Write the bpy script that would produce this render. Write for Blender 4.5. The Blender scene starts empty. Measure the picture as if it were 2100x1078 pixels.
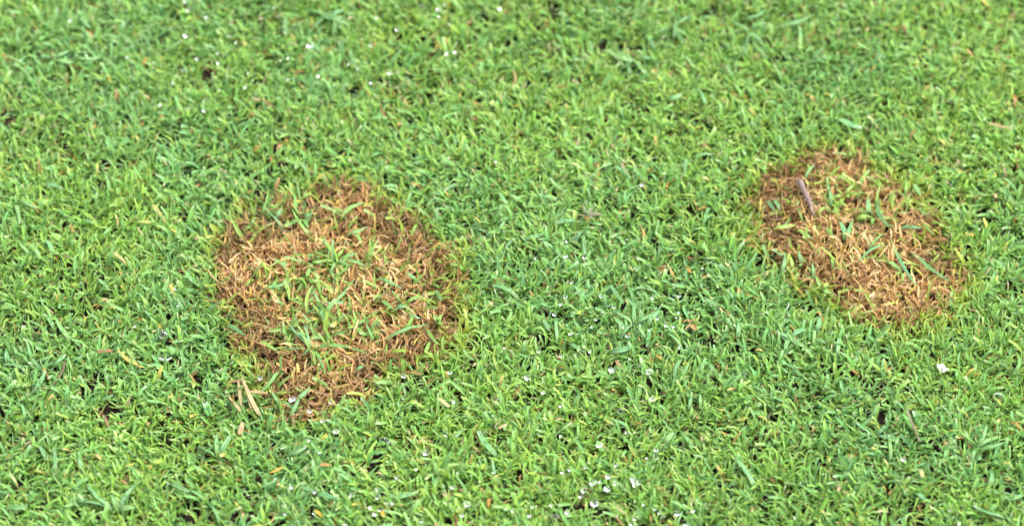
import bpy, bmesh, math, random
import numpy as np
from mathutils import Vector

# ------------------------------------------------------------------ camera, sky, sun, exposure
S = bpy.context.scene
COL = S.collection
R = math.radians
PITCH, DIST, TARGET_Z = R(45.0), 0.72, 0.003
LENS = 36 * DIST / 0.21
cam_data = bpy.data.cameras.new('camera'); cam = bpy.data.objects.new('camera', cam_data); COL.objects.link(cam)
CAM = np.array([0.0, -DIST * math.cos(PITCH), DIST * math.sin(PITCH) + TARGET_Z])
cam.location = CAM; cam.rotation_euler = (math.pi / 2 - PITCH, 0, 0)
cam_data.lens = LENS; cam_data.sensor_width = 36
cam_data.clip_start = 0.02; cam_data.clip_end = 2000
cam_data.dof.use_dof = True; cam_data.dof.focus_distance = 0.705; cam_data.dof.aperture_fstop = 14
cam_data.dof.aperture_blades = 7
S.camera = cam

SUN_EL, SUN_AZ = R(62), R(70)           # high veiled sun, off to the right
w = bpy.data.worlds.new('World'); S.world = w; w.use_nodes = True
nt = w.node_tree; nt.nodes.clear()
sky = nt.nodes.new('ShaderNodeTexSky'); sky.sky_type = 'NISHITA'; sky.sun_disc = False
sky.sun_elevation = SUN_EL; sky.sun_rotation = SUN_AZ; sky.air_density = 1.0; sky.dust_density = 4.0; sky.ozone_density = 0.5
hs = nt.nodes.new('ShaderNodeHueSaturation'); hs.inputs['Saturation'].default_value = 0.35   # cloud veil greys the blue
bg = nt.nodes.new('ShaderNodeBackground'); bg.inputs['Strength'].default_value = 0.15
wo = nt.nodes.new('ShaderNodeOutputWorld')
nt.links.new(sky.outputs[0], hs.inputs['Color']); nt.links.new(hs.outputs[0], bg.inputs['Color']); nt.links.new(bg.outputs[0], wo.inputs[0])
sd = bpy.data.lights.new('sun', 'SUN'); sd.energy = 0.8; sd.angle = R(18); sd.color = (1.0, 0.97, 0.92)
sun = bpy.data.objects.new('sun', sd); COL.objects.link(sun)
sv = Vector((math.sin(SUN_AZ) * math.cos(SUN_EL), math.cos(SUN_AZ) * math.cos(SUN_EL), math.sin(SUN_EL)))
sun.rotation_euler = sv.to_track_quat('Z', 'Y').to_euler(); sun.location = sv * 3
S.view_settings.view_transform = 'Standard'; S.view_settings.look = 'None'
S.view_settings.exposure = 2.27; S.view_settings.gamma = 1.0; S.view_settings.use_curve_mapping = False
S.cycles.use_denoising = True; S.cycles.denoiser = 'OPENIMAGEDENOISE'; S.cycles.denoising_input_passes = 'RGB_ALBEDO_NORMAL'; S.cycles.denoising_prefilter = 'ACCURATE'
S.cycles.max_bounces = 10; S.cycles.diffuse_bounces = 4; S.cycles.glossy_bounces = 3
S.cycles.transmission_bounces = 8; S.cycles.transparent_max_bounces = 8
S.cycles.caustics_reflective = False

rng = np.random.default_rng(11); random.seed(4)
MM = 0.001

# ------------------------------------------------------------------ helpers
def at(px, py, z=0.0028):
    """point of the turf at height z that the photograph shows at pixel (px, py) of 2100 x 1078"""
    px = np.asarray(px, float); py = np.asarray(py, float)
    u = (px - 1050) / 2100 * 36 / LENS; v = (539 - py) / 2100 * 36 / LENS
    cp, sp = math.cos(PITCH), math.sin(PITCH)
    dx, dy, dz = u, cp + v * sp, -sp + v * cp
    k = (z - CAM[2]) / dz
    return np.stack([CAM[0] + dx * k, CAM[1] + dy * k, np.zeros_like(k) + z], -1)

def px_w(px): return px * 0.21 / 2100           # width in pixels of the photograph -> metres

LAT = rng.random((256, 256))
def noise(x, y, cell, off=0):
    gx = x / cell + 41.3 + off * 17.7; gy = y / cell + 77.1 + off * 9.2
    ix = np.floor(gx).astype(int); iy = np.floor(gy).astype(int)
    fx = gx - ix; fy = gy - iy; fx = fx * fx * (3 - 2 * fx); fy = fy * fy * (3 - 2 * fy)
    a = LAT[ix & 255, iy & 255]; b = LAT[(ix + 1) & 255, iy & 255]; c = LAT[ix & 255, (iy + 1) & 255]; d = LAT[(ix + 1) & 255, (iy + 1) & 255]
    return (a * (1 - fx) + b * fx) * (1 - fy) + (c * (1 - fx) + d * fx) * fy

def sstep(a, b, x):
    t = np.clip((x - a) / (b - a), 0, 1); return t * t * (3 - 2 * t)

def poly_sdf(x, y, P):
    """signed distance to polygon P, negative inside"""
    d = np.full(x.shape, 1e9); ins = np.zeros(x.shape, bool)
    for i in range(len(P)):
        a = P[i]; b = P[(i + 1) % len(P)]
        ex, ey = b[0] - a[0], b[1] - a[1]; wx, wy = x - a[0], y - a[1]
        t = np.clip((wx * ex + wy * ey) / (ex * ex + ey * ey), 0, 1)
        d = np.minimum(d, (wx - ex * t) ** 2 + (wy - ey * t) ** 2)
        c = ((a[1] > y) != (b[1] > y)) & (x < ex * (y - a[1]) / (ey if abs(ey) > 1e-12 else 1e-12) + a[0])
        ins ^= c
    d = np.sqrt(d); return np.where(ins, -d, d)

def mesh_from(name, verts, quads, cols=None, smooth=True):
    me = bpy.data.meshes.new(name)
    nv, nf = len(verts), len(quads); k = quads.shape[1]
    me.vertices.add(nv); me.vertices.foreach_set('co', np.asarray(verts, np.float32).ravel())
    me.loops.add(nf * k); me.loops.foreach_set('vertex_index', np.asarray(quads, np.int32).ravel())
    me.polygons.add(nf); me.polygons.foreach_set('loop_start', np.arange(0, nf * k, k, dtype=np.int32))
    if smooth: me.polygons.foreach_set('use_smooth', np.ones(nf, bool))
    if cols is not None:
        at_ = me.color_attributes.new('tint', 'FLOAT_COLOR', 'POINT')
        c4 = np.ones((nv, 4), np.float32); c4[:, :3] = cols; at_.data.foreach_set('color', c4.ravel())
    me.update(calc_edges=True)
    return me

def link(name, me, mat, parent=None):
    o = bpy.data.objects.new(name, me); COL.objects.link(o)
    if mat is not None and len(me.materials) == 0: me.materials.append(mat)
    o.parent = parent
    return o

def tag(o, label=None, cat=None, group=None, kind=None):
    for k, v in (('label', label), ('category', cat), ('group', group), ('kind', kind)):
        if v: o[k] = v
    return o

def empty(name, loc):
    o = bpy.data.objects.new(name, None); COL.objects.link(o); o.location = loc; o.empty_display_size = 0.002
    return o

# ------------------------------------------------------------------ materials
def new_mat(name):
    m = bpy.data.materials.new(name); m.use_nodes = True; t = m.node_tree; t.nodes.clear()
    out = t.nodes.new('ShaderNodeOutputMaterial'); return m, t, out

def leaf_material(name, translucent, rough, spec, grain=0.25, scale=900):
    m, t, out = new_mat(name); N = t.nodes.new; L = t.links.new
    a = N('ShaderNodeAttribute'); a.attribute_name = 'tint'
    tc = N('ShaderNodeTexCoord'); nz = N('ShaderNodeTexNoise'); nz.inputs['Scale'].default_value = scale; nz.inputs['Detail'].default_value = 3
    L(tc.outputs['Object'], nz.inputs['Vector'])
    mr = N('ShaderNodeMapRange'); mr.inputs['From Min'].default_value = 0.25; mr.inputs['From Max'].default_value = 0.75
    mr.inputs['To Min'].default_value = 1 - grain; mr.inputs['To Max'].default_value = 1 + grain
    L(nz.outputs['Fac'], mr.inputs['Value'])
    mx = N('ShaderNodeMix'); mx.data_type = 'RGBA'; mx.blend_type = 'MULTIPLY'; mx.inputs[0].default_value = 1.0
    L(a.outputs['Color'], mx.inputs[6]); L(mr.outputs['Result'], mx.inputs[7])
    p = N('ShaderNodeBsdfPrincipled'); p.inputs['Roughness'].default_value = rough; p.inputs['Specular IOR Level'].default_value = spec
    L(mx.outputs[2], p.inputs['Base Color'])
    tr = N('ShaderNodeBsdfTranslucent'); L(mx.outputs[2], tr.inputs['Color'])
    ms = N('ShaderNodeMixShader'); ms.inputs[0].default_value = translucent
    L(p.outputs[0], ms.inputs[1]); L(tr.outputs[0], ms.inputs[2]); L(ms.outputs[0], out.inputs[0])
    return m

GREEN = leaf_material('green_leaf', 0.40, 0.45, 0.32, 0.12, 700)
DEAD = leaf_material('dead_leaf', 0.30, 0.6, 0.25, 0.18, 700)

def simple_mat(name, c1, c2, rough=0.6, scale=600, bump=0.3, spec=0.4):
    m, t, out = new_mat(name); N = t.nodes.new; L = t.links.new
    tc = N('ShaderNodeTexCoord'); nz = N('ShaderNodeTexNoise'); nz.inputs['Scale'].default_value = scale; nz.inputs['Detail'].default_value = 5
    L(tc.outputs['Object'], nz.inputs['Vector'])
    r = N('ShaderNodeValToRGB'); r.color_ramp.elements[0].position = 0.3; r.color_ramp.elements[1].position = 0.7
    r.color_ramp.elements[0].color = (*c1, 1); r.color_ramp.elements[1].color = (*c2, 1); L(nz.outputs['Fac'], r.inputs[0])
    p = N('ShaderNodeBsdfPrincipled'); p.inputs['Roughness'].default_value = rough; p.inputs['Specular IOR Level'].default_value = spec
    L(r.outputs[0], p.inputs['Base Color'])
    b = N('ShaderNodeBump'); b.inputs['Strength'].default_value = bump; b.inputs['Distance'].default_value = 0.0002
    L(nz.outputs['Fac'], b.inputs['Height']); L(b.outputs[0], p.inputs['Normal']); L(p.outputs[0], out.inputs[0])
    return m

def ground_material():
    m, t, out = new_mat('soil'); N = t.nodes.new; L = t.links.new
    tc = N('ShaderNodeTexCoord')
    nz = N('ShaderNodeTexNoise'); nz.inputs['Scale'].default_value = 420; nz.inputs['Detail'].default_value = 6; L(tc.outputs['Object'], nz.inputs['Vector'])
    r = N('ShaderNodeValToRGB'); r.color_ramp.elements[0].color = (0.006, 0.005, 0.004, 1); r.color_ramp.elements[1].color = (0.018, 0.012, 0.008, 1)
    r.color_ramp.elements[0].position = 0.3; r.color_ramp.elements[1].position = 0.75; L(nz.outputs['Fac'], r.inputs[0])
    n2 = N('ShaderNodeTexNoise'); n2.inputs['Scale'].default_value = 60; n2.inputs['Detail'].default_value = 8; L(tc.outputs['Object'], n2.inputs['Vector'])
    r2 = N('ShaderNodeValToRGB'); r2.color_ramp.elements[0].color = (0.05, 0.13, 0.02, 1); r2.color_ramp.elements[1].color = (0.12, 0.26, 0.05, 1); L(n2.outputs['Fac'], r2.inputs[0])
    ln = N('ShaderNodeVectorMath'); ln.operation = 'LENGTH'; L(tc.outputs['Object'], ln.inputs[0])
    mr = N('ShaderNodeMapRange'); mr.inputs['From Min'].default_value = 0.85; mr.inputs['From Max'].default_value = 1.0; L(ln.outputs['Value'], mr.inputs['Value'])
    mx = N('ShaderNodeMix'); mx.data_type = 'RGBA'; L(mr.outputs['Result'], mx.inputs[0]); L(r.outputs[0], mx.inputs[6]); L(r2.outputs[0], mx.inputs[7])
    p = N('ShaderNodeBsdfPrincipled'); p.inputs['Roughness'].default_value = 1.0; p.inputs['Specular IOR Level'].default_value = 0.08; L(mx.outputs[2], p.inputs['Base Color'])
    b = N('ShaderNodeBump'); b.inputs['Strength'].default_value = 0.6; b.inputs['Distance'].default_value = 0.0006
    L(nz.outputs['Fac'], b.inputs['Height']); L(b.outputs[0], p.inputs['Normal']); L(p.outputs[0], out.inputs[0])
    return m
SOIL = ground_material()

def water_material():
    m, t, out = new_mat('water'); p = t.nodes.new('ShaderNodeBsdfPrincipled')
    p.inputs['Base Color'].default_value = (1, 1, 1, 1); p.inputs['Roughness'].default_value = 0.02
    p.inputs['IOR'].default_value = 1.333; p.inputs['Transmission Weight'].default_value = 1.0
    t.links.new(p.outputs[0], out.inputs[0]); return m
WATER = water_material()

# ------------------------------------------------------------------ ground
X0, X1, Y0, Y1 = -0.18, 0.18, -0.12, 0.12
far = np.array([0.3, 0.6, 1.2, 3, 8, 25, 80, 250, 600.])
xs = np.concatenate([-far[::-1], np.linspace(-0.2, 0.2, 260), far]); ys = np.concatenate([-far[::-1], np.linspace(-0.16, 0.16, 210), far])
gx, gy = np.meshgrid(xs, ys, indexing='ij')
gz = (noise(gx, gy, 0.004) - 0.5) * 0.0009 + (noise(gx, gy, 0.0017, 3) - 0.5) * 0.0006
gz = np.where((abs(gx) < 0.205) & (abs(gy) < 0.165), gz, 0.0)
nx, ny = gx.shape; idx = np.arange(nx * ny).reshape(nx, ny)
gq = np.stack([idx[:-1, :-1], idx[1:, :-1], idx[1:, 1:], idx[:-1, 1:]], -1).reshape(-1, 4)
ground = link('ground', mesh_from('ground', np.stack([gx, gy, gz], -1).reshape(-1, 3), gq), SOIL)
tag(ground, 'dark moist soil under the mown turf', 'ground', kind='structure')

# ------------------------------------------------------------------ grass blades, many at once
def blades(B, n=4, across=3):
    """B: dict of per-blade arrays; returns verts, quads, colours"""
    k = len(B['x']); T = np.linspace(0, 1, n + 1)
    c = np.zeros((k, n + 1, 3)); sd_ = np.zeros((k, n + 1, 3)); nm = np.zeros((k, n + 1, 3))
    pos = np.stack([B['x'], B['y'], B['z']], -1)
    for i, t in enumerate(T):
        th = B['th0'] + (B['th1'] - B['th0']) * t; ph = B['ph'] + B['dph'] * t
        d = np.stack([np.sin(th) * np.cos(ph), np.sin(th) * np.sin(ph), np.cos(th)], -1)
        s = np.stack([-np.sin(ph), np.cos(ph), np.zeros(k)], -1)
        up = np.cross(d, s)
        ro = (B['roll'] + B['twist'] * t)[:, None]
        s2 = s * np.cos(ro) + up * np.sin(ro); u2 = np.cross(d, s2)
        c[:, i] = pos; sd_[:, i] = s2; nm[:, i] = u2
        pos = pos + d * (B['L'] / n)[:, None]
        pos[:, 2] = np.maximum(pos[:, 2], 0.0003)
    prof = 0.62 + 0.38 * np.sin(np.pi * np.clip(T / 0.9, 0, 1) ** 0.7)
    wd = B['W'][:, None] * prof[None, :]
    wd[:, -1] = B['W'] * B['tip']; wd[:, -2] = B['W'] * (0.45 * B['tip'] + 0.5)
    h = wd[:, :, None] * 0.5; f = (B['fold'][:, None] * wd)[:, :, None]
    if across == 3: V = np.stack([c - sd_ * h + nm * f * 0.5, c - nm * f * 0.5, c + sd_ * h + nm * f * 0.5], 2)
    else: V = np.stack([c - sd_ * h, c + sd_ * h], 2)
    m = across
    base = np.arange(k)[:, None, None] * ((n + 1) * m) + np.arange(n)[None, :, None] * m + np.arange(m - 1)[None, None, :]
    Q = np.stack([base, base + 1, base + m + 1, base + m], -1).reshape(-1, 4)
    tt = T[None, :, None]
    ct = np.clip(tt / 0.45, 0, 1); col = B['c0'][:, None, :] * (1 - ct) + B['c1'][:, None, :] * ct
    ce = sstep(0.72, 1.0, tt); col = col * (1 - ce) + B['c2'][:, None, :] * ce
    C = np.repeat(col[:, :, None, :], m, 2)
    return V.reshape(-1, 3), Q, C.reshape(-1, 3)

# outlines of the two dead patches, as read off the photograph, laid onto the turf plane
PL = [(740,366),(800,392),(846,425),(890,470),(938,510),(960,560),(956,640),(940,700),(905,745),(862,768),(805,778),(745,800),(700,835),(650,862),
      (600,852),(560,812),(515,768),(496,700),(466,652),(436,600),(442,535),(466,480),(500,438),(545,408),(600,393),(660,384),(705,374)]
PR = [(1680,303),(1750,316),(1805,342),(1855,368),(1895,400),(1925,450),(1945,510),(1970,565),(1972,605),(1945,652),(1885,678),(1830,686),(1770,668),(1728,646),
      (1695,602),(1640,575),(1588,553),(1546,512),(1526,460),(1545,400),(1588,348),(1640,318)]
PLw = at([p[0] for p in PL], [p[1] for p in PL], 0.0022)[:, :2]; PRw = at([p[0] for p in PR], [p[1] for p in PR], 0.0022)[:, :2]
def patch_sdf(x, y):
    j = (noise(x, y, 0.0045, 5) - 0.5) * 0.0058 + (noise(x, y, 0.0016, 6) - 0.5) * 0.0018
    return poly_sdf(x, y, PLw) + j, poly_sdf(x, y, PRw) + j

def pick(table, k):
    w_ = np.array([r[0] for r in table], float); w_ /= w_.sum()
    i = rng.choice(len(table), k, p=w_); a = np.array([r[1] for r in table])[i]
    return a * rng.uniform(0.8, 1.22, (k, 1)) * rng.uniform(0.93, 1.07, (k, 3))

G_TAB = [(5, (0.170, 0.320, 0.054)), (4, (0.138, 0.290, 0.056)), (4, (0.215, 0.345, 0.058)), (1.5, (0.130, 0.280, 0.085)), (1, (0.105, 0.215, 0.045))]
Y_TAB = [(4, (0.38, 0.32, 0.07)), (2.2, (0.40, 0.24, 0.07)), (2, (0.28, 0.145, 0.06)), (3, (0.42, 0.35, 0.18))]
D_MID = [(5, (0.46, 0.290, 0.118)), (3.5, (0.53, 0.385, 0.185)), (3, (0.40, 0.225, 0.085)), (1.5, (0.27, 0.165, 0.075)), (1.4, (0.46, 0.39, 0.09))]
D_RIM = [(5, (0.215, 0.120, 0.048)), (4, (0.140, 0.080, 0.036)), (2, (0.30, 0.180, 0.070)), (1.6, (0.34, 0.27, 0.06)), (1, (0.19, 0.14, 0.08))]

THIN = at(805, 205, 0.002)[:2]          # a thin, yellowing spot beyond the larger patch
def turf(x, y):
    """blade parameters for living turf rooted at x, y"""
    k = len(x)
    blue = sstep(0.48, 0.72, noise(x, y, 0.022, 1)); pale = sstep(0.5, 0.75, noise(x, y, 0.030, 2))
    grain = noise(x, y, 0.02, 4) * 4 * math.pi
    B = dict(x=x, y=y, z=np.zeros(k) + 0.0002)
    B['ph'] = np.where(rng.random(k) < 0.3, grain + rng.normal(0, 0.7, k), rng.uniform(0, 2 * math.pi, k))
    B['th0'] = np.abs(rng.normal(0.5, 0.32, k)); B['th1'] = B['th0'] + rng.uniform(0.4, 1.5, k)
    B['dph'] = rng.normal(0, 0.8, k); B['roll'] = rng.normal(0, 0.35, k); B['twist'] = rng.normal(0, 0.4, k)
    B['L'] = rng.uniform(2.3, 4.8, k) * MM; B['W'] = rng.gamma(16, 0.47 / 16, k) * MM
    wide = rng.random(k) < 0.07 + 0.08 * blue
    B['W'] = np.where(wide, rng.uniform(0.65, 0.95, k) * MM, B['W']); B['L'] = np.where(wide, B['L'] * 1.25, B['L'])
    B['fold'] = rng.uniform(0.10, 0.34, k)
    B['tip'] = np.where(rng.random(k) < 0.55, rng.uniform(0.45, 0.85, k), rng.uniform(0.08, 0.3, k))
    c = pick(G_TAB, k)
    bl = pick([(1, (0.130, 0.290, 0.098)), (1, (0.125, 0.280, 0.075))], k); t = (np.clip(blue * 0.40 + 0.6 * wide, 0, 1) * (rng.random(k) < 0.8))[:, None]
    c = c * (1 - t) + bl * t
    c = c * (1 + 0.10 * pale[:, None] * np.array([1.2, 0.8, 0.2]))
    yl = rng.random(k) < 0.085 + 0.30 * np.clip(1 - np.hypot(x - THIN[0], y - THIN[1]) / 0.0075, 0, 1)
    c = np.where(yl[:, None], pick(Y_TAB, k), c)
    B['L'] = np.where(yl, B['L'] * 0.8, B['L']); B['th1'] = np.where(yl, B['th1'] + 0.35, B['th1'])
    B['c1'] = c
    straw = np.array([0.36, 0.34, 0.13])
    q = rng.uniform(0.1, 0.75, (k, 1)); B['c0'] = c * (1 - q) + straw * q
    cut = (rng.random((k, 1)) < 0.3) * rng.uniform(0.15, 0.6, (k, 1)); B['c2'] = c * (1 - cut) + np.array([0.50, 0.52, 0.36]) * cut
    # mown: shorten what would stand above the cut
    up = np.cos((B['th0'] + B['th1']) / 2) * B['L']; lim = 0.0034 + 0.0008 * noise(x, y, 0.012, 8)
    B['L'] = np.where(up > lim, B['L'] * lim / np.maximum(up, 1e-6), B['L'])
    return B

def sel(B, m): return {k_: v[m] for k_, v in B.items()}

def scatter(n_shoots, x0, x1, y0, y1, leaves=4):
    sx = rng.uniform(x0, x1, n_shoots); sy = rng.uniform(y0, y1, n_shoots)
    dens = noise(sx, sy, 0.0025, 9) * 0.8 + noise(sx, sy, 0.0085, 10) * 0.2
    keep = dens > rng.uniform(0.08, 0.34, n_shoots); sx, sy = sx[keep], sy[keep]
    r = rng.integers(2, leaves + 2, len(sx)); x = np.repeat(sx, r); y = np.repeat(sy, r)
    return x + rng.normal(0, 0.00045, len(x)), y + rng.normal(0, 0.00045, len(x))

XI0, XI1, YI0, YI1 = -0.13, 0.13, -0.085, 0.095      # the part of the lawn that is worked out blade by blade
GAPS = [(715,488,9),(742,580,8),(690,590,6),(610,408,7),(1722,490,10),(1848,548,12),(1700,505,7),(280,510,9),(1344,430,8),(1277,510,8),(1398,936,16),(1330,948,9),(860,640,6),(985,905,8),(120,598,6),(358,440,7),
        (500,285,6),(800,215,9),(1930,235,7),(195,972,7),(1985,480,7),(640,905,8),(1165,830,8),(905,845,9),(240,470,6),(1610,985,7),(1690,1070,10),(330,285,8),(95,40,6),(1840,60,7)]   # bare spots where soil shows
GW = [(at(a, b, 0.001)[:2], px_w(r)) for a, b, r in GAPS]
def bare(x, y):
    m = np.zeros(len(x), bool)
    for c, r in GW: m |= ((x - c[0]) / 1.25) ** 2 + (y - c[1]) ** 2 < (r * (0.6 + 0.8 * noise(x, y, 0.0012, 30))) ** 2
    return m
REGROW = [(at(a, b, 0.002)[:2], px_w(r)) for a, b, r in ((650,590,110),(690,545,80),(640,690,80),(830,600,70),(600,420,60),(1730,400,70),(1770,450,70),(1850,390,70),(1640,570,50),(535,430,60),(580,405,60),(1690,610,50),(1890,400,50),(760,690,50),(720,640,60))]
def regrow(x, y):
    g = np.zeros(len(x))
    for c, r in REGROW: g = np.maximum(g, np.clip(1.3 - np.hypot(x - c[0], y - c[1]) / r, 0, 1))
    return g
def living(x, y):
    m = ~bare(x, y); x, y = x[m], y[m]
    B = turf(x, y)
    dL, dR = patch_sdf(x, y); d = np.minimum(dL, dR)
    # thin out across the rim, a few survivors inside; those at the rim have yellowed
    alive = rng.random(len(x)) < np.where(d > 0, 1.0, np.clip(1 + d / 0.0026, 0.04 + (0.03 + 0.33 * regrow(x, y)) * sstep(0.35, 0.7, noise(x, y, 0.0035, 21)), 1))
    yel = np.clip(1 - np.abs(d + 0.0008) / 0.0040, 0, 1) * rng.random(len(x)) ** 0.7; yel = np.where(d < -0.003, 0.6 * rng.random(len(x)), yel)[:, None]
    rg = regrow(x, y); yel = yel * (1 - 0.75 * (rg * (d < -0.003)))[:, None]
    B['L'] = np.where(d < -0.003, B['L'] * 1.45, B['L']); B['W'] = np.where(d < -0.003, B['W'] * 1.2, B['W'])
    gold = np.array([0.30, 0.33, 0.035])
    for c_ in ('c0', 'c1', 'c2'): B[c_] = B[c_] * (1 - yel) + gold * yel
    return sel(B, alive)
x, y = scatter(37000, XI0, XI1, YI0, YI1)
V, Q, C = blades(living(x, y))
x, y = scatter(34000, X0, X1, Y0, Y1)
m = ~((x > XI0) & (x < XI1) & (y > YI0) & (y < YI1))
V2, Q2, C2 = blades(living(x[m], y[m]), 3, 2)
Q = np.concatenate([Q, Q2 + len(V)]); V = np.concatenate([V, V2]); C = np.concatenate([C, C2])
grass = link('mown_grass', mesh_from('mown_grass', V, Q, C), GREEN)
tag(grass, 'dense short mown green grass growing all around the brown patches', 'grass', kind='stuff')
allV = [V]

def dead_patch(P, other, name, label, nsh):
    global allV
    x0, y0 = P.min(0) - 0.003; x1, y1 = P.max(0) + 0.003
    x = rng.uniform(x0, x1, nsh); y = rng.uniform(y0, y1, nsh)
    dd = patch_sdf(x, y)[other]; m = dd < rng.uniform(-0.0016, 0.0004, nsh)
    hole = noise(x, y, 0.0035, 12) * 0.7 + noise(x, y, 0.0016, 13) * 0.3
    m &= hole > rng.uniform(0.10, 0.34, nsh)
    m &= ~bare(x, y) & (rng.random(nsh) > 0.35 * regrow(x, y))
    x, y, dd = x[m], y[m], dd[m]; k = len(x)
    Bd = dict(x=x, y=y, z=rng.uniform(0.0002, 0.0013, k), ph=rng.uniform(0, 2 * math.pi, k))
    Bd['th0'] = rng.normal(0.9, 0.35, k); Bd['th1'] = Bd['th0'] + rng.uniform(0.1, 1.3, k); Bd['dph'] = rng.normal(0, 1.5, k)
    Bd['roll'] = rng.normal(0, 0.7, k); Bd['twist'] = rng.normal(0, 0.9, k)
    Bd['L'] = rng.uniform(2.2, 5.0, k) * MM; Bd['W'] = rng.gamma(16, 0.47 / 16, k) * MM; Bd['fold'] = rng.uniform(0.2, 0.6, k)
    Bd['tip'] = rng.uniform(0.15, 0.75, k)
    wx = noise(x, y, 0.011, 15); pc = P.mean(0); hs_ = (P.max(0) - P.min(0)) / 2
    tilt = 0.0035 * ((0.7, 0.0)[other] * (x - pc[0]) / hs_[0] + 0.8 * (y - pc[1]) / hs_[1])      # rim browner towards the far side, in the larger patch also the right
    rim = sstep(-0.0095, -0.0030, dd + (wx - 0.5) * 0.012 + tilt)[:, None] * (rng.random((k, 1)) * 0.35 + 0.65) 
    c = pick(D_MID, k) * (1 - rim) + pick(D_RIM, k) * rim
    Bd['c1'] = c; Bd['c0'] = c * np.array([0.8, 0.72, 0.62]); q = rng.random((k, 1)) * 0.4
    Bd['c2'] = c * (1 - q) + np.array([0.55, 0.40, 0.22]) * q * (1 - 0.6 * rim) + c * q * 0.6 * rim
    V, Q, C = blades(Bd)
    allV.append(V)
    o = link(name, mesh_from(name, V, Q, C), DEAD)
    return tag(o, label, 'dead grass', kind='stuff')
dead_patch(PLw, 0, 'dead_grass', 'larger round patch of dead tan grass with several green sprouts inside', 10500)
dead_patch(PRw, 1, 'dead_grass', 'smaller oval patch of dead brown grass with a mauve twig on it', 7600)

# turf going on beyond the middle: one tile of blades laid out on a grid
x, y = scatter(5600, -0.06, 0.06, -0.06, 0.06, 3)
Bt = turf(x, y); Vt, Qt, Ct = blades(Bt, 3, 2)
tile_me = mesh_from('turf_tile', Vt, Qt, Ct); tile_me.materials.append(GREEN)
tile = bpy.data.objects.new('turf_tile', tile_me)          # source of the instances, not itself in the scene
pts = [(i * 0.12, j * 0.12 + 0.06, 0) for i in range(-8, 9) for j in range(-8, 8) if not (abs(i) <= 1 and j in (-1, 0))]
pm = bpy.data.meshes.new('outer_grass'); pm.from_pydata(pts, [], []); pm.update()
og = bpy.data.objects.new('outer_grass', pm); COL.objects.link(og)
ng = bpy.data.node_groups.new('turf_layout', 'GeometryNodeTree')
ng.interface.new_socket('Geometry', in_out='INPUT', socket_type='NodeSocketGeometry'); ng.interface.new_socket('Geometry', in_out='OUTPUT', socket_type='NodeSocketGeometry')
gi = ng.nodes.new('NodeGroupInput'); go = ng.nodes.new('NodeGroupOutput'); ip = ng.nodes.new('GeometryNodeInstanceOnPoints'); oi = ng.nodes.new('GeometryNodeObjectInfo')
oi.inputs['Object'].default_value = tile; oi.inputs['As Instance'].default_value = True
rv = ng.nodes.new('FunctionNodeRandomValue'); rv.data_type = 'INT'; rv.inputs[4].default_value = 0; rv.inputs[5].default_value = 3
mu = ng.nodes.new('ShaderNodeMath'); mu.operation = 'MULTIPLY'; mu.inputs[1].default_value = math.pi / 2
cx = ng.nodes.new('ShaderNodeCombineXYZ')
ng.links.new(rv.outputs[2], mu.inputs[0]); ng.links.new(mu.outputs[0], cx.inputs['Z']); ng.links.new(cx.outputs[0], ip.inputs['Rotation'])
ng.links.new(gi.outputs[0], ip.inputs['Points']); ng.links.new(oi.outputs['Geometry'], ip.inputs['Instance']); ng.links.new(ip.outputs[0], go.inputs[0])
og.modifiers.new('layout', 'NODES').node_group = ng
tag(og, 'short green turf continuing beyond the middle of the lawn', 'grass', kind='stuff')

# ------------------------------------------------------------------ height of the canopy, so that loose things rest on it
CELL = 0.0005
NX, NY = int((X1 - X0) / CELL), int((Y1 - Y0) / CELL)
H = np.zeros((NX, NY))
for V in allV:
    ix = np.clip(((V[:, 0] - X0) / CELL).astype(int), 0, NX - 1); iy = np.clip(((V[:, 1] - Y0) / CELL).astype(int), 0, NY - 1)
    np.maximum.at(H, (ix, iy), V[:, 2])
def smooth(A, r):
    P = np.pad(A, r, 'edge'); out = np.zeros_like(A); n = 0
    for i in range(-r, r + 1):
        for j in range(-r, r + 1):
            out += P[r + i:r + i + A.shape[0], r + j:r + j + A.shape[1]]; n += 1
    return out / n
H1 = smooth(H, 1); H3 = smooth(H, 3)
def canopy(x, y, A=None):
    A = H1 if A is None else A
    i = min(max(int((x - X0) / CELL), 0), NX - 1); j = min(max(int((y - Y0) / CELL), 0), NY - 1)
    return float(A[i, j])
def top_near(x, y, r=1):
    i = min(max(int((x - X0) / CELL), r), NX - 1 - r); j = min(max(int((y - Y0) / CELL), r), NY - 1 - r)
    return float(H[i - r:i + r + 1, j - r:j + r + 1].max())

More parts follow.
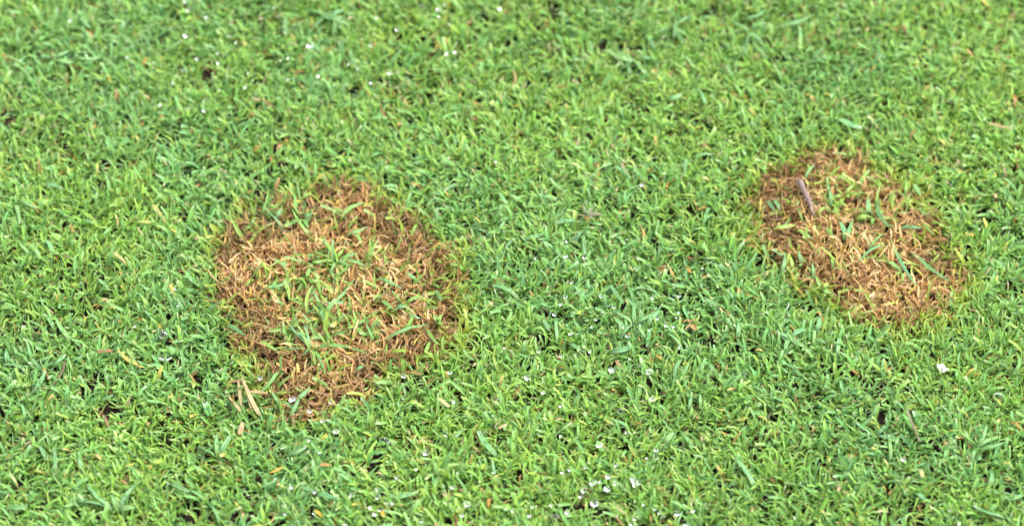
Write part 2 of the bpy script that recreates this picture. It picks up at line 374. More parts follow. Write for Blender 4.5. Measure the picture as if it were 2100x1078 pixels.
# ------------------------------------------------------------------ a single leaf as a closed, folded ribbon
def leaf_mesh(name, P, width, colors, fold=0.22, tip=0.5, base=0.55, roll=0.0, thick=0.10, origin=None):
    """P: centreline points (world); width in m; colors: base, middle, tip"""
    P = np.asarray(P, float); n = len(P); T = np.linspace(0, 1, n)
    D = np.gradient(P, axis=0); D /= np.linalg.norm(D, axis=1)[:, None]
    sdv = np.cross(np.array([0, 0, 1.0]), D); ln = np.linalg.norm(sdv, axis=1)[:, None]; sdv = sdv / np.maximum(ln, 1e-6)
    up = np.cross(D, sdv)
    ro = (roll + 0.35 * np.sin(T * 2.5))[:, None]; s2 = sdv * np.cos(ro) + up * np.sin(ro); u2 = np.cross(D, s2)
    prof = np.where(T < 0.5, base + (1 - base) * np.sin(np.pi * T), tip + (1 - tip) * np.sin(np.pi * np.clip(1.02 - (T - 0.5) * 1.0, 0.5, 1) - 0.0) ** 0.8) if False else \
        np.interp(T, [0, 0.18, 0.5, 0.8, 1], [base, 0.86, 1.0, 0.5 + 0.5 * tip, tip])
    w_ = (width * prof)[:, None]; th = width * thick
    rings = [P - s2 * w_ * 0.5 + u2 * fold * w_ * 0.5, P - s2 * w_ * 0.25 + u2 * (0.05 * w_ + th * 0.5), P - u2 * (fold * w_ * 0.35 - th * 0.3),
             P + s2 * w_ * 0.25 + u2 * (0.05 * w_ + th * 0.5), P + s2 * w_ * 0.5 + u2 * fold * w_ * 0.5, P - u2 * (fold * w_ * 0.45 + th)]
    V = np.stack(rings, 1).reshape(-1, 3); k = 6
    Q = np.array([[i * k + j, i * k + (j + 1) % k, (i + 1) * k + (j + 1) % k, (i + 1) * k + j] for i in range(n - 1) for j in range(k)])
    cap = np.array([[0, 5, 2, 1], [2, 5, 4, 3]]); cap2 = (cap + (n - 1) * k)[:, ::-1]
    Q = np.concatenate([Q, cap, cap2])
    c0, c1, c2 = [np.array(c) for c in colors]
    tt = T[:, None]; col = c0 * (1 - np.clip(tt / 0.4, 0, 1)) + c1 * np.clip(tt / 0.4, 0, 1); e = sstep(0.8, 1.0, tt); col = col * (1 - e) + c2 * e
    streak = np.array([1.0, 1.12, 0.9, 1.12, 1.0, 0.95])
    C = (col[:, None, :] * streak[None, :, None]).reshape(-1, 3)
    if origin is not None: V = V - np.asarray(origin)
    return mesh_from(name, V, Q, C)

def lay(p0, p1, bend=0.0, lift=0.25, dip=1.4, arch=0.0, n=9, A=None):
    """centreline from pixel p0 (root) to p1 (tip), lying on the canopy; bend: sideways bow as a share of the length"""
    T = np.linspace(0, 1, n); a = np.array(p0, float); b = np.array(p1, float); perp = np.array([-(b - a)[1], (b - a)[0]])
    pts = a + (b - a) * T[:, None] + perp * (bend * 4 * T * (1 - T))[:, None]
    out = []
    for t, (px, py) in zip(T, pts):
        z = 0.0025
        for _ in range(2):
            q = at(px, py, z); z = canopy(q[0], q[1], H3 if A is None else A) + lift * MM
        z += arch * MM * 4 * t * (1 - t)
        q = at(px, py, z)
        out.append([q[0], q[1], q[2] - dip * MM * max(0, 1 - t / 0.22)])
    out = np.array(out)
    zz = out[:, 2].copy(); zz[1:-1] = (zz[:-2] + zz[1:-1] * 2 + zz[2:]) / 4; out[:, 2] = np.maximum(zz, 0.0006)
    return out


def shade(c, s=0.12):
    f = random.uniform(1 - s, 1 + s); return tuple(v * f * random.uniform(0.96, 1.04) for v in c)
BLUE = [(0.130, 0.280, 0.100), (0.145, 0.295, 0.090), (0.125, 0.280, 0.110), (0.115, 0.250, 0.085)]
FRESH = [(0.165, 0.310, 0.060), (0.210, 0.330, 0.060), (0.140, 0.285, 0.065)]
WHITE_CUT = (0.50, 0.56, 0.42)

# where a thing stands, named by what can be found in the picture
LANDMARKS = [(268,735,'the golden yellow leaf'),(118,768,'the bent grey-brown leaf'),(326,440,'the straw yellow leaf'),(243,525,'the tan curled leaf'),(425,838,'the broad cut leaf stub'),
 (240,1020,'the five-blade fan'),(505,810,'the dry straw tuft'),(494,878,'the tan dry flake'),(568,962,'the long orange yellow leaf'),(785,1052,'the stubby orange yellow leaf'),(1002,1030,'the vivid orange leaf end'),
 (667,952,'the rusty orange leaf'),(1030,872,'the pinkish tan scrap'),(908,825,'the pale tan leaf'),(1872,870,'the grey-brown straw'),(1890,970,'the pale yellow leaf piece'),(1055,162,'the tan hooked leaf'),
 (2050,259,'the pale straw leaf'),(1258,115,'the pale bent stem'),(1200,440,'the withered brown weed'),(1415,665,'the orange-brown clump'),(1934,755,'the white scrap'),(1608,636,'the fine white thread'),
 (2046,806,'the pale arched thread'),(340,738,'the white sliver'),(1330,694,'the clipping with a pink base'),(1300,650,'the star-shaped tuft'),(1540,70,'the broad bright tuft'),(672,38,'the wide-bladed open tuft'),
 (110,120,'the flat blue-green tuft'),(1620,695,'the dark blue-green tuft'),(2010,905,'the four-blade slim tuft'),(1720,998,'the pale tan scrap'),(1654,405,'the twig'),(688,530,'the dense eight-blade sprout'),
 (637,708,'the sprawling long-bladed tuft'),(624,572,'the five-blade sprout'),(655,626,'the slender sprout'),(828,621,'the yellow-green sprout'),(897,658,'the three-lobed seedling'),(619,445,'the upper-rim sprout'),
 (729,667,'the short yellow-green sprout'),(1731,400,'the bushy sprout'),(1734,470,'the upright three-blade sprout'),(1793,442,'the low sprout'),(1849,555,'the little soil-crack sprout'),(1685,590,'the leafy rim tuft'),
 (1268,745,'the small brown scrap'),(1352,732,'the small amber scrap'),(1383,52,'the soft-looking tuft')]
def near(px, py):
    d, n = min((math.hypot(px - a, py - b), t) for a, b, t in LANDMARKS)
    return ('beside ' if d < 45 else 'near ' if d < 110 else 'closest to ') + n

# ------------------------------------------------------------------ broad single blades (root pixel, tip pixel, width, bow)
BLADES = [((1827,941),(1822,890),11,.02),((1863,1026),(1844,993),8,.08),((1875,1003),(1908,1031),11,.03),((2021,1000),(2031,961),12,.2),((2071,1056),(1996,1036),12,-.08),
 ((2061,1020),(2104,1011),11,.08),((1923,951),(1911,928),7,.0),((1551,1001),(1508,938),15,.03),((1421,918),(1396,886),13,.04),((1363,906),(1381,886),14,.0),((1413,838),(1419,803),9,.0),
 ((1436,833),(1436,805),10,.0),((1293,878),(1250,858),12,.05),((1328,921),(1306,925),9,.05),((1021,928),(981,883),14,-.12),((1012,973),(1009,940),8,.03),((801,1018),(858,1006),11,.06),
 ((928,898),(948,881),11,.0),((608,991),(645,1006),11,.05),((645,1008),(697,1024),13,.0),((768,1073),(806,1071),10,.18),((583,928),(628,914),10,.12),((575,833),(558,805),10,.0),
 ((593,855),(617,806),10,.03),((51,855),(45,828),9,.0),((95,940),(82,916),10,.0),((165,963),(160,923),12,.03),((345,983),(392,1008),11,.05),((423,1023),(390,1004),11,.0),
 ((5,1035),(55,1038),13,.06),((450,1068),(429,1031),10,.05),((113,970),(110,918),9,.04),((113,675),(89,643),14,.05),((145,695),(112,648),12,-.06),((326,670),(297,637),11,.0),
 ((15,745),(12,715),13,.0),((57,760),(4,748),10,.1),((65,802),(92,760),11,.08),((105,748),(134,727),9,.05),((223,590),(200,572),12,.0),((33,400),(81,428),11,.06),((28,410),(40,458),10,-.06),
 ((83,527),(58,500),13,.05),((108,520),(95,494),12,.08),((163,447),(199,456),8,.05),((85,377),(129,388),10,-.08),((208,485),(229,464),9,.0),((140,446),(122,434),10,.0),
 ((160,28),(186,58),11,.05),((278,65),(305,113),10,-.22),((328,105),(374,82),8,.05),((150,115),(202,118),10,.08),((650,25),(702,36),17,.08),((592,25),(585,72),12,.08),((713,95),(731,141),12,.0),
 ((753,245),(794,243),11,-.08),((1323,65),(1344,101),10,.0),((1258,108),(1302,126),13,.06),((1390,35),(1383,77),9,.05),((1521,33),(1568,22),9,.15),((1521,88),(1533,114),9,.0),((1553,90),(1572,123),10,.0),
 ((1526,62),(1563,83),12,.05),((1363,200),(1396,195),12,.1),((1448,220),(1432,182),8,.06),((1585,52),(1670,29),9,.08),((1640,100),(1638,50),10,.05),((1710,235),(1767,263),16,.06),
 ((1020,387),(1038,418),11,.0),((1020,476),(1038,449),10,.0),((1062,480),(1034,511),10,.0),((1067,485),(1117,477),12,.1),((1255,333),(1292,366),10,.0),((1408,315),(1404,358),11,.0),
 ((1458,417),(1444,458),12,.04),((1395,475),(1414,503),8,.0),((1352,442),(1345,482),9,.0),((1065,608),(1009,584),15,.06),((1245,575),(1279,623),9,.0),((1110,647),(1126,678),10,.0),
 ((1143,696),(1139,656),9,.0),((1400,715),(1364,681),13,.08),((1403,728),(1382,777),13,.1),((1325,661),(1354,636),12,.0),((1245,716),(1297,709),13,.1),((1187,680),(1201,698),8,.0),
 ((1435,766),(1447,734),9,.0),((1513,691),(1515,659),11,.0),((1162,695),(1198,721),10,.05),((1668,692),(1692,703),10,.0),((1717,726),(1722,686),11,.0),((1672,678),(1680,649),12,.1)]
cut_names = {}
def blade_thing(root, tip, wpx, bow, palette, arch=0.3, lift=0.25, name='grass_blade', label=None, group=None, tipw=None, cat='grass'):  # each object is one lone grass blade
    P = lay(root, tip, bow, lift=lift, arch=arch)
    c = shade(random.choice(palette)); q = random.random()
    c2 = tuple(a * 0.45 + b * 0.55 for a, b in zip(c, WHITE_CUT)) if q < 0.35 else shade(c)
    c0 = tuple(a * 0.7 + b * 0.3 for a, b in zip(c, (0.36, 0.36, 0.14)))
    me = leaf_mesh(name, P, px_w(wpx * 0.84), (c0, c, c2), fold=random.uniform(0.15, 0.35), tip=tipw if tipw is not None else random.choice([0.2, 0.35, 0.6, 0.7]), roll=random.uniform(-0.35, 0.35), origin=P[0])
    o = link(name, me, GREEN); o.location = P[0]
    return tag(o, label, cat, group), (q < 0.35)

for root, tip, wpx, bow in BLADES:
    px, py = (root[0] + tip[0]) / 2, (root[1] + tip[1]) / 2
    ln = math.hypot(tip[0] - root[0], tip[1] - root[1])
    shape = ('long ' if ln > 52 else 'short ' if ln < 34 else '') + ('arched ' if abs(bow) >= 0.1 else '') + ('wide ' if wpx >= 13 else 'narrow ' if wpx < 9.5 else '')
    if ln < 52 and not shape: shape = 'medium '
    lab = shape + 'blue-green grass blade ' + near(px, py)
    blade_thing(root, tip, wpx, bow, BLUE, arch=0.3 + 3 * abs(bow), label=lab, group='broad single grass blades in the turf')

# long special blades inside the patches and a few others with looks of their own
def dL_(a): return (400 + a[0] / 1.96, 340 + a[1] / 1.96)
def dR_(a): return (1450 + a[0] / 2.507, 270 + a[1] / 2.507)
IN_L = [((400,190),(398,110),9,.05),((360,260),(262,160),10,.05),((320,215),(352,168),11,.0),((470,285),(388,168),9,-.06),((340,245),(404,228),10,.0),((580,208),(684,148),10,-.1),
 ((600,270),(692,245),9,.08),((672,312),(636,250),9,.0),((345,448),(378,542),10,-.1),((265,482),(382,468),9,.06),((450,592),(474,478),8,-.12),((518,582),(637,458),8,.05),
 ((740,530),(795,575),10,.0),((720,438),(832,492),9,.0),((838,418),(902,468),9,.0),((650,448),(742,492),8,.0),((748,703),(942,638),11,-.06),((930,638),(988,722),8,.1),
 ((960,488),(992,542),9,.0),((850,588),(905,612),9,.05),((715,692),(688,638),9,.0),((118,624),(205,684),10,.0),((340,802),(258,912),10,-.08),((352,742),(350,832),9,.08),((248,690),(332,745),9,.0),
 ((400,942),(462,888),10,.05),((1000,668),(990,742),9,.0),((918,765),(946,700),9,.0),((540,890),(488,850),9,.0),((640,822),(680,800),9,.0),((800,558),(856,560),10,.1),((230,450),(205,486),9,0)]
IN_R = [((300,340),(352,412),10,.0),((330,338),(377,402),10,-.05),((500,230),(552,168),9,.0),((638,372),(622,280),10,.05),((760,442),(835,430),11,.0),((830,432),(828,338),13,.0),
 ((886,325),(950,492),11,.2),((1058,248),(1104,332),11,.05),((980,492),(1104,497),11,-.05),((922,508),(828,612),10,.05),((938,568),(778,672),11,.1),((955,560),(1082,795),9,.06),
 ((1038,588),(1252,768),9,.06),((918,648),(1002,722),13,.0),((1100,448),(1172,534),9,.04),((448,488),(542,552),11,.0),((328,490),(452,480),12,.04),((598,478),(652,542),10,.0),
 ((1020,322),(1026,248),9,.0),((488,682),(470,612),10,.0),((380,722),(402,618),11,.06),((552,745),(540,672),9,.0),((440,700),(430,640),9,0),((800,300),(770,345),12,.0),((650,690),(632,620),8,0)]
for lst, f, patch, pal in ((IN_L, dL_, 'larger', FRESH + BLUE), (IN_R, dR_, 'smaller', FRESH + BLUE)):
    for root, tip, wpx, bow in lst:
        r_, t_ = f(root), f(tip); ln = math.hypot(t_[0] - r_[0], t_[1] - r_[1])
        shape = ('long ' if ln > 62 else 'short ' if ln < 36 else '') + ('curved ' if abs(bow) >= 0.08 else 'straight ')
        lab = shape + f'green blade lying over the {patch} dead patch ' + near((r_[0] + t_[0]) / 2, (r_[1] + t_[1]) / 2)
        blade_thing(r_, t_, wpx, bow, pal, arch=0.5 + 4 * abs(bow), lift=0.35, label=lab, group='green blades lying over the ' + patch + ' dead patch', tipw=0.25)

# ------------------------------------------------------------------ tufts: leaves that spring from one crown
def tuft(root, tips, wpx, label, palette=BLUE, arch=0.5, lift=0.35, name='grass_tuft', cat='grass tuft', tipw=(0.2, 0.4, 0.65), mat=None):
    o0 = at(root[0], root[1], 0.0025); o0[2] = 0.0006
    t = empty(name, o0); tag(t, label, cat)
    for tp in tips:
        P = lay(root, tp[:2], tp[2] if len(tp) > 2 else random.uniform(-.08, .08), lift=lift, arch=arch, dip=1.6)
        c = shade(random.choice(palette)); c0 = tuple(a * 0.7 + b * 0.3 for a, b in zip(c, (0.34, 0.36, 0.12)))
        c2 = tuple(a * 0.5 + b * 0.5 for a, b in zip(c, WHITE_CUT)) if random.random() < 0.35 else c
        me = leaf_mesh('leaf', P, px_w(wpx * random.uniform(0.68, 0.95)), (c0, c, c2), fold=random.uniform(.15, .35), tip=random.choice(tipw), roll=random.uniform(-.4, .4), origin=o0)
        link('leaf', me, mat or GREEN, t)
    return t
tuft((240,1044), [(178,992),(282,989),(226,1011),(153,1026),(278,1040)], 13, 'fan of five broad blue-green blades, one with a cut white tip')
tuft((447,932), [(409,914),(446,888),(472,893)], 13, 'tuft of three wide blue-green blades near the fallen tan flake')
tuft((2002,917), [(2023,872),(2061,905),(2053,895),(1992,940)], 9, 'spreading tuft of four slim blades beside the grey straw')
tuft((1196,470), [(1180,498),(1200,522),(1160,500),(1215,480)], 10, 'blue-green tuft with splayed blades below the small brown weed')
tuft((1382,52), [(1340,70),(1405,90),(1420,30)], 10, 'soft-looking green tuft in the open turf away from the patches')
tuft((1300,118), [(1262,104),(1322,150),(1340,122),(1282,140)], 11, 'tuft with a bent pale stem in the open turf')
tuft((1540,60), [(1500,45),(1570,48),(1530,98),(1565,88)], 11, 'tuft of broad bright blades standing proud in the open turf')
tuft((672,32), [(630,20),(705,20),(715,50),(640,60)], 13, 'wide-bladed blue-green tuft among scattered droplets in open turf')
tuft((110,118), [(75,120),(140,105),(150,130),(95,150)], 13, 'broad flat blue-green tuft away from the dead patches')
tuft((1795,890), [(1755,865),(1820,870),(1830,900),(1765,905)], 9, 'spread tuft of narrow blades beside the standing grey straw')
tuft((1300,660), [(1262,640),(1340,640),(1275,690),(1325,695),(1300,625)], 10, 'dewy star-shaped tuft between the two dead patches')
tuft((1620,690), [(1590,680),(1655,675),(1610,720),(1650,710)], 11, 'dark blue-green tuft below the smaller dead patch')
# sprouts inside the dead patches
tuft(dL_((565,372)), [dL_(a) for a in ((470,388),(520,300),(655,348),(625,402),(700,412),(468,338),(600,330),(540,430))], 9, 'dense green sprout of eight blades at the middle of the larger dead patch', FRESH + BLUE)
tuft(dL_((440,455)), [dL_(a) for a in ((385,455),(500,468),(405,520),(460,410),(395,480))], 10, 'green sprout of five blades left of the bare hole in the larger patch', FRESH)
tuft(dL_((500,560)), [dL_(a) for a in ((450,590),(520,620),(598,548),(470,500),(530,530))], 9, 'slender green sprout beside the bare soil hole in the larger patch', BLUE)
tuft(dL_((465,722)), [dL_(a) for a in ((402,660),(690,750,-.05),(420,775),(482,800),(524,842),(380,640),(440,642),(300,735))], 9, 'sprawling green tuft with one very long blade in the larger patch', FRESH + BLUE)
tuft(dL_((500,610)), [dL_(a) for a in ((440,630),(545,645),(475,660),(515,570))], 9, 'small green sprout above the sprawling tuft in the larger patch', FRESH)
tuft(dL_((840,550)), [dL_(a) for a in ((790,500),(905,520),(780,590),(870,600))], 9, 'yellow-green sprout right of the bare hole in the larger patch', FRESH)
tuft(dL_((645,640)), [dL_(a) for a in ((620,600),(690,610),(670,680),(610,650))], 9, 'short yellow-green sprout below the bare hole in the larger patch', FRESH)
tuft(dL_((430,205)), [dL_(a) for a in ((390,150),(470,190),(400,235),(455,250))], 10, 'green sprout near the upper rim of the larger patch', FRESH + BLUE)
tuft(dL_((975,625)), [dL_(a) for a in ((960,600),(990,598),(992,632))], 11, 'tiny three-lobed green seedling by the rim of the larger patch', FRESH, tipw=(0.6, 0.8))
tuft(dR_((705,325)), [dR_(a) for a in ((650,340),(762,268),(742,335),(690,380),(800,330),(660,290))], 11, 'bushy green sprout behind the twig in the smaller patch', FRESH)
tuft(dR_((712,545)), [dR_(a) for a in ((680,458),(745,460),(700,480))], 14, 'upright green sprout of three blades above the bare soil in the smaller patch', BLUE)
tuft(dR_((860,430)), [dR_(a) for a in ((800,440),(910,410),(850,480),(820,400))], 10, 'low green sprout on the middle of the smaller patch', FRESH)
tuft(dR_((1000,710)), [dR_(a) for a in ((960,690),(1005,770),(975,740))], 9, 'little green sprout at the soil crack in the smaller patch', FRESH)
tuft(dR_((590,800)), [dR_(a) for a in ((560,740),(625,775),(530,820),(640,830))], 12, 'leafy green tuft creeping over the lower rim of the smaller patch', FRESH)

# ------------------------------------------------------------------ loose yellow and brown leaves, straws and flakes
def loose(name, pts, wpx, c, label, cat, tip=0.35, base=0.5, lift=0.45, fold=0.3, arch=0.2, mat=None, n=10, c2=None, c0=None, group=None):
    """leaf laid over the canopy through the given pixels"""
    k_ = 0.72 if (mat is GREEN) else 0.56; wpx *= 0.88; lift *= 0.6
    c, c2, c0 = [None if v is None else tuple(a * k_ * f for a, f in zip(v, (0.95, 1.07, 1.0))) for v in (c, c2, c0)]
    pts = np.array(pts, float); t = np.linspace(0, 1, len(pts)); T = np.linspace(0, 1, n)
    if len(pts) == 3:
        q = (1 - T)[:, None] ** 2 * pts[0] + (2 * T * (1 - T))[:, None] * pts[1] + (T ** 2)[:, None] * pts[2]
    else: q = np.stack([np.interp(T, t, pts[:, 0]), np.interp(T, t, pts[:, 1])], -1)
    P = []
    for tt, (px, py) in zip(T, q):
        z = 0.003
        for _ in range(2):
            a = at(px, py, z); z = canopy(a[0], a[1], H3) + lift * MM
        P.append(at(px, py, z + arch * MM * 4 * tt * (1 - tt)))
    P = np.array(P); z = P[:, 2]; z[1:-1] = (z[:-2] + z[1:-1] * 2 + z[2:]) / 4
    me = leaf_mesh(name, P, px_w(wpx), (c0 or shade(c), c, c2 or shade(c)), fold=fold, tip=tip, base=base, roll=random.uniform(-.3, .3), thick=0.16, origin=P[0])
    o = link(name, me, mat or DEAD); o.location = P[0]
    return tag(o, label, cat, group)
YEL, TAN, BRN, MAUVE, ORG = (0.62, 0.46, 0.12), (0.56, 0.38, 0.18), (0.30, 0.15, 0.07), (0.26, 0.17, 0.13), (0.55, 0.26, 0.06)
loose('dead_leaf', [(240,716),(258,742),(296,753)], 10, YEL, 'curved golden yellow leaf fallen beside a pale green clipping', 'leaf', tip=.2)
loose('grass_clipping', [(260,714),(268,730),(283,748)], 8, (0.35, 0.46, 0.14), 'pale green clipping touching the curved golden leaf', 'clipping', mat=GREEN)
loose('petal_sliver', [(324,732),(342,744),(353,731)], 6, (0.74, 0.76, 0.72), 'white curved sliver with pointed ends beside the larger dead patch', 'sliver', tip=.2, base=.2)
loose('dead_leaf', [(134,739),(130,772),(103,793)], 10, (0.27, 0.18, 0.11), 'long bent grey-brown dead leaf lying on green turf', 'leaf', tip=.2)
loose('dead_leaf', [(198,722),(218,718),(231,719)], 9, (0.40, 0.19, 0.08), 'short reddish brown dead leaf near the golden leaf', 'leaf')
loose('dead_leaf', [(312,419),(326,432),(341,459)], 8, (0.62, 0.50, 0.18), 'straight straw yellow leaf with a brown tip on the turf', 'leaf', c2=(0.45, 0.22, 0.06))
loose('dead_leaf', [(236,440),(244,452),(240,466)], 6, (0.55, 0.42, 0.16), 'thin hooked straw leaf on the turf', 'leaf', tip=.2)
loose('dead_leaf', [(281,456),(296,453),(313,457)], 8, (0.48, 0.47, 0.14), 'greenish yellow short leaf beside the straw yellow leaf', 'leaf')
loose('dead_leaf', [(228,518),(246,524),(258,540)], 8, (0.55, 0.42, 0.18), 'tan curled leaf beside a small black gap in the turf', 'leaf')
loose('dead_leaf', [(420,826),(426,838),(431,851)], 18, (0.16, 0.36, 0.10), 'very broad pale green cut leaf stub with white end', 'leaf', mat=GREEN, tip=.8, base=.75, c0=(0.5, 0.55, 0.4))
loose('bark_flake', [(498,867),(494,878),(491,891)], 12, (0.56, 0.36, 0.18), 'tan dry flake lying below the dry straw tuft', 'flake', tip=.8, base=.8)
loose('dead_leaf', [(552,969),(568,965),(584,955)], 8, (0.60, 0.36, 0.06), 'orange yellow leaf on the dewy turf, longest of its colour', 'leaf')
loose('dead_leaf', [(645,1045),(652,1050),(660,1058)], 8, (0.66, 0.42, 0.06), 'stubby bright orange yellow leaf beside droplets', 'leaf')
loose('dead_leaf', [(780,1046),(785,1052),(788,1060)], 8, (0.68, 0.42, 0.05), 'stubby orange yellow leaf touching a droplet cluster', 'leaf', tip=.6)
loose('dead_leaf', [(1002,1022),(1003,1032),(1001,1040)], 8, ORG, 'stubby vivid orange leaf end on dewy turf', 'leaf', tip=.6)
loose('dead_leaf', [(655,952),(668,952),(678,953)], 8, (0.52, 0.27, 0.09), 'rusty orange leaf among dewy blades', 'leaf')
loose('dead_leaf', [(1020,878),(1030,874),(1040,870)], 8, (0.60, 0.42, 0.24), 'pinkish tan dry leaf scrap beside thin brown thread', 'leaf', tip=.7)
loose('plant_thread', [(1014,879),(1016,866),(1034,860)], 3, (0.42, 0.30, 0.20), 'thin hooked brown thread above the pinkish tan scrap', 'thread')
loose('dead_leaf', [(896,815),(907,822),(921,834)], 10, (0.58, 0.46, 0.24), 'pale tan dry leaf beside the rim of the larger patch', 'leaf', tip=.7)
loose('dead_leaf', [(1936,903),(1941,908),(1946,915)], 9, (0.52, 0.32, 0.16), 'short tan dry leaf beside the grey straw', 'leaf', tip=.7)
loose('dead_leaf', [(1886,961),(1890,968),(1893,979)], 9, (0.64, 0.52, 0.24), 'pale yellow dry leaf piece below the grey straw', 'leaf', tip=.7)
loose('dead_leaf', [(1718,988),(1722,1000),(1718,1008)], 8, (0.56, 0.40, 0.22), 'pale tan leaf scrap in the turf below the smaller patch', 'leaf')
loose('dead_leaf', [(1050,143),(1066,160),(1047,182)], 6, (0.56, 0.34, 0.15), 'tan hook-shaped dead leaf in the open turf', 'leaf', tip=.25)
loose('dead_leaf', [(2024,253),(2050,258),(2076,266)], 8, (0.62, 0.44, 0.20), 'long pale straw leaf in the open turf near the smaller patch', 'leaf', c0=(0.4, 0.42, 0.14))
loose('grass_clipping', [(1234,106),(1258,100),(1281,139)], 8, (0.32, 0.44, 0.17), 'pale bent green stem in the open turf', 'clipping', mat=GREEN)
loose('grass_clipping', [(1138,457),(1156,452),(1180,452)], 10, (0.16, 0.34, 0.14), 'pale green clipping with white end beside the brown weed', 'clipping', mat=GREEN, c0=(0.55, 0.52, 0.36), base=.8)
loose('grass_clipping', [(1332,676),(1329,693),(1327,712)], 10, (0.16, 0.36, 0.12), 'upright pale clipping with a pink base between the patches', 'clipping', mat=GREEN, c2=(0.5, 0.36, 0.26), base=.7, tip=.5)
loose('dead_leaf', [(1408,545),(1412,556),(1419,560)], 7, ORG, 'small orange leaf scrap between the patches', 'leaf')
loose('dead_leaf', [(1345,727),(1352,732),(1358,736)], 8, (0.58, 0.36, 0.08), 'small amber leaf scrap between the patches near a clipping', 'leaf')
loose('dead_leaf', [(1262,738),(1268,745),(1273,754)], 8, (0.44, 0.24, 0.12), 'small brown leaf scrap between the patches', 'leaf')
loose('white_thread', [(1618,621),(1616,640),(1596,645)], 2.2, (0.72, 0.74, 0.70), 'fine white curved thread below the smaller patch', 'thread', lift=.8)
loose('white_thread', [(2036,812),(2046,800),(2057,812)], 3, (0.66, 0.68, 0.64), 'fine pale arched thread far below the smaller patch', 'thread', lift=.8)
loose('dry_straw', [(1859,838),(1870,868),(1886,905)], 6, (0.38, 0.30, 0.20), 'thin straight grey-brown straw leaning over the turf', 'straw', tip=.8, base=.8, lift=1.1, fold=.1)
loose('dead_leaf', [(210,850),(218,860),(222,874)], 8, (0.46, 0.28, 0.15), 'brown crumpled leaf scrap left of the wide cut stub', 'leaf')
loose('dead_leaf', [(305,962),(308,952),(312,958)], 7, (0.60, 0.38, 0.08), 'amber leaf tip beside the five-blade fan', 'leaf')
loose('dead_leaf', [(196,929),(202,936),(207,942)], 8, (0.54, 0.36, 0.16), 'rust tan leaf scrap beside a black gap near the five-blade fan', 'leaf')
loose('dead_leaf', [(257,953),(264,954),(273,951)], 7, (0.62, 0.42, 0.10), 'straw yellow leaf tip above the five-blade fan', 'leaf')
loose('seed', [(300,870),(303,866),(306,870)], 8, (0.55, 0.38, 0.16), 'rounded tan seed lying on the turf', 'seed', tip=.8, base=.8)

# dry straw tuft at the rim of the larger patch
def multi(name, label, cat, items, part, mat=None, lift=0.6):
    a = items[0][0][0]; o0 = at(a[0], a[1], 0.002); t = empty(name, o0); tag(t, label, cat)
    for pts, wpx, c in items:
        o = loose(part, pts, wpx, c, None, None, lift=lift, mat=mat); o.parent = t; o.location = Vector(o.location) - Vector(o0)
    return t
dry = multi('dry_tuft', 'upright dry straw-coloured tuft at the rim of the larger dead patch', 'dry tuft',
      [([(533,852),(514,822),(496,772)], 11, (0.52, 0.38, 0.20)), ([(494,832),(492,806),(488,778)], 8, (0.46, 0.33, 0.17)), ([(493,843),(480,824),(463,808)], 10, (0.50, 0.33, 0.16)),
       ([(508,802),(528,803),(549,806)], 8, (0.56, 0.36, 0.18)), ([(515,838),(508,812),(505,790)], 7, (0.40, 0.28, 0.14))], 'dry_blade', lift=1.6)
multi('brown_weed', 'small withered grey-brown weed with splayed leaves between the patches', 'weed',
      [([(1203,442),(1216,436),(1234,440)], 9, (0.34, 0.28, 0.20)), ([(1202,440),(1198,428),(1196,418)], 8, (0.22, 0.20, 0.13)), ([(1203,442),(1212,426),(1220,420)], 7, (0.30, 0.27, 0.19)),
       ([(1201,443),(1190,440),(1180,442)], 6, (0.33, 0.23, 0.14)), ([(1202,445),(1206,450),(1208,456)], 9, (0.50, 0.24, 0.06)), ([(1202,445),(1212,446),(1219,448)], 6, (0.38, 0.29, 0.20))], 'withered_leaf')
multi('orange_weed', 'crumpled orange-brown clump of dead leaves between the patches', 'weed',
      [([(1415,660),(1408,652),(1402,662)], 8, (0.52, 0.28, 0.12)), ([(1415,660),(1422,654),(1430,658)], 8, (0.46, 0.24, 0.11)), ([(1414,664),(1420,672),(1432,680)], 8, (0.56, 0.33, 0.14)),
       ([(1416,662),(1410,672),(1404,676)], 7, (0.55, 0.34, 0.14)), ([(1418,664),(1426,670),(1430,668)], 7, (0.42, 0.21, 0.09))], 'withered_leaf')
multi('paper_scrap', 'crumpled white scrap lying on the turf below the smaller patch', 'scrap',
      [([(1924,748),(1932,752),(1940,756)], 14, (0.74, 0.76, 0.68)), ([(1932,764),(1936,757),(1946,756)], 9, (0.70, 0.66, 0.54)), ([(1922,746),(1926,754),(1930,764)], 7, (0.62, 0.68, 0.56))], 'fold')

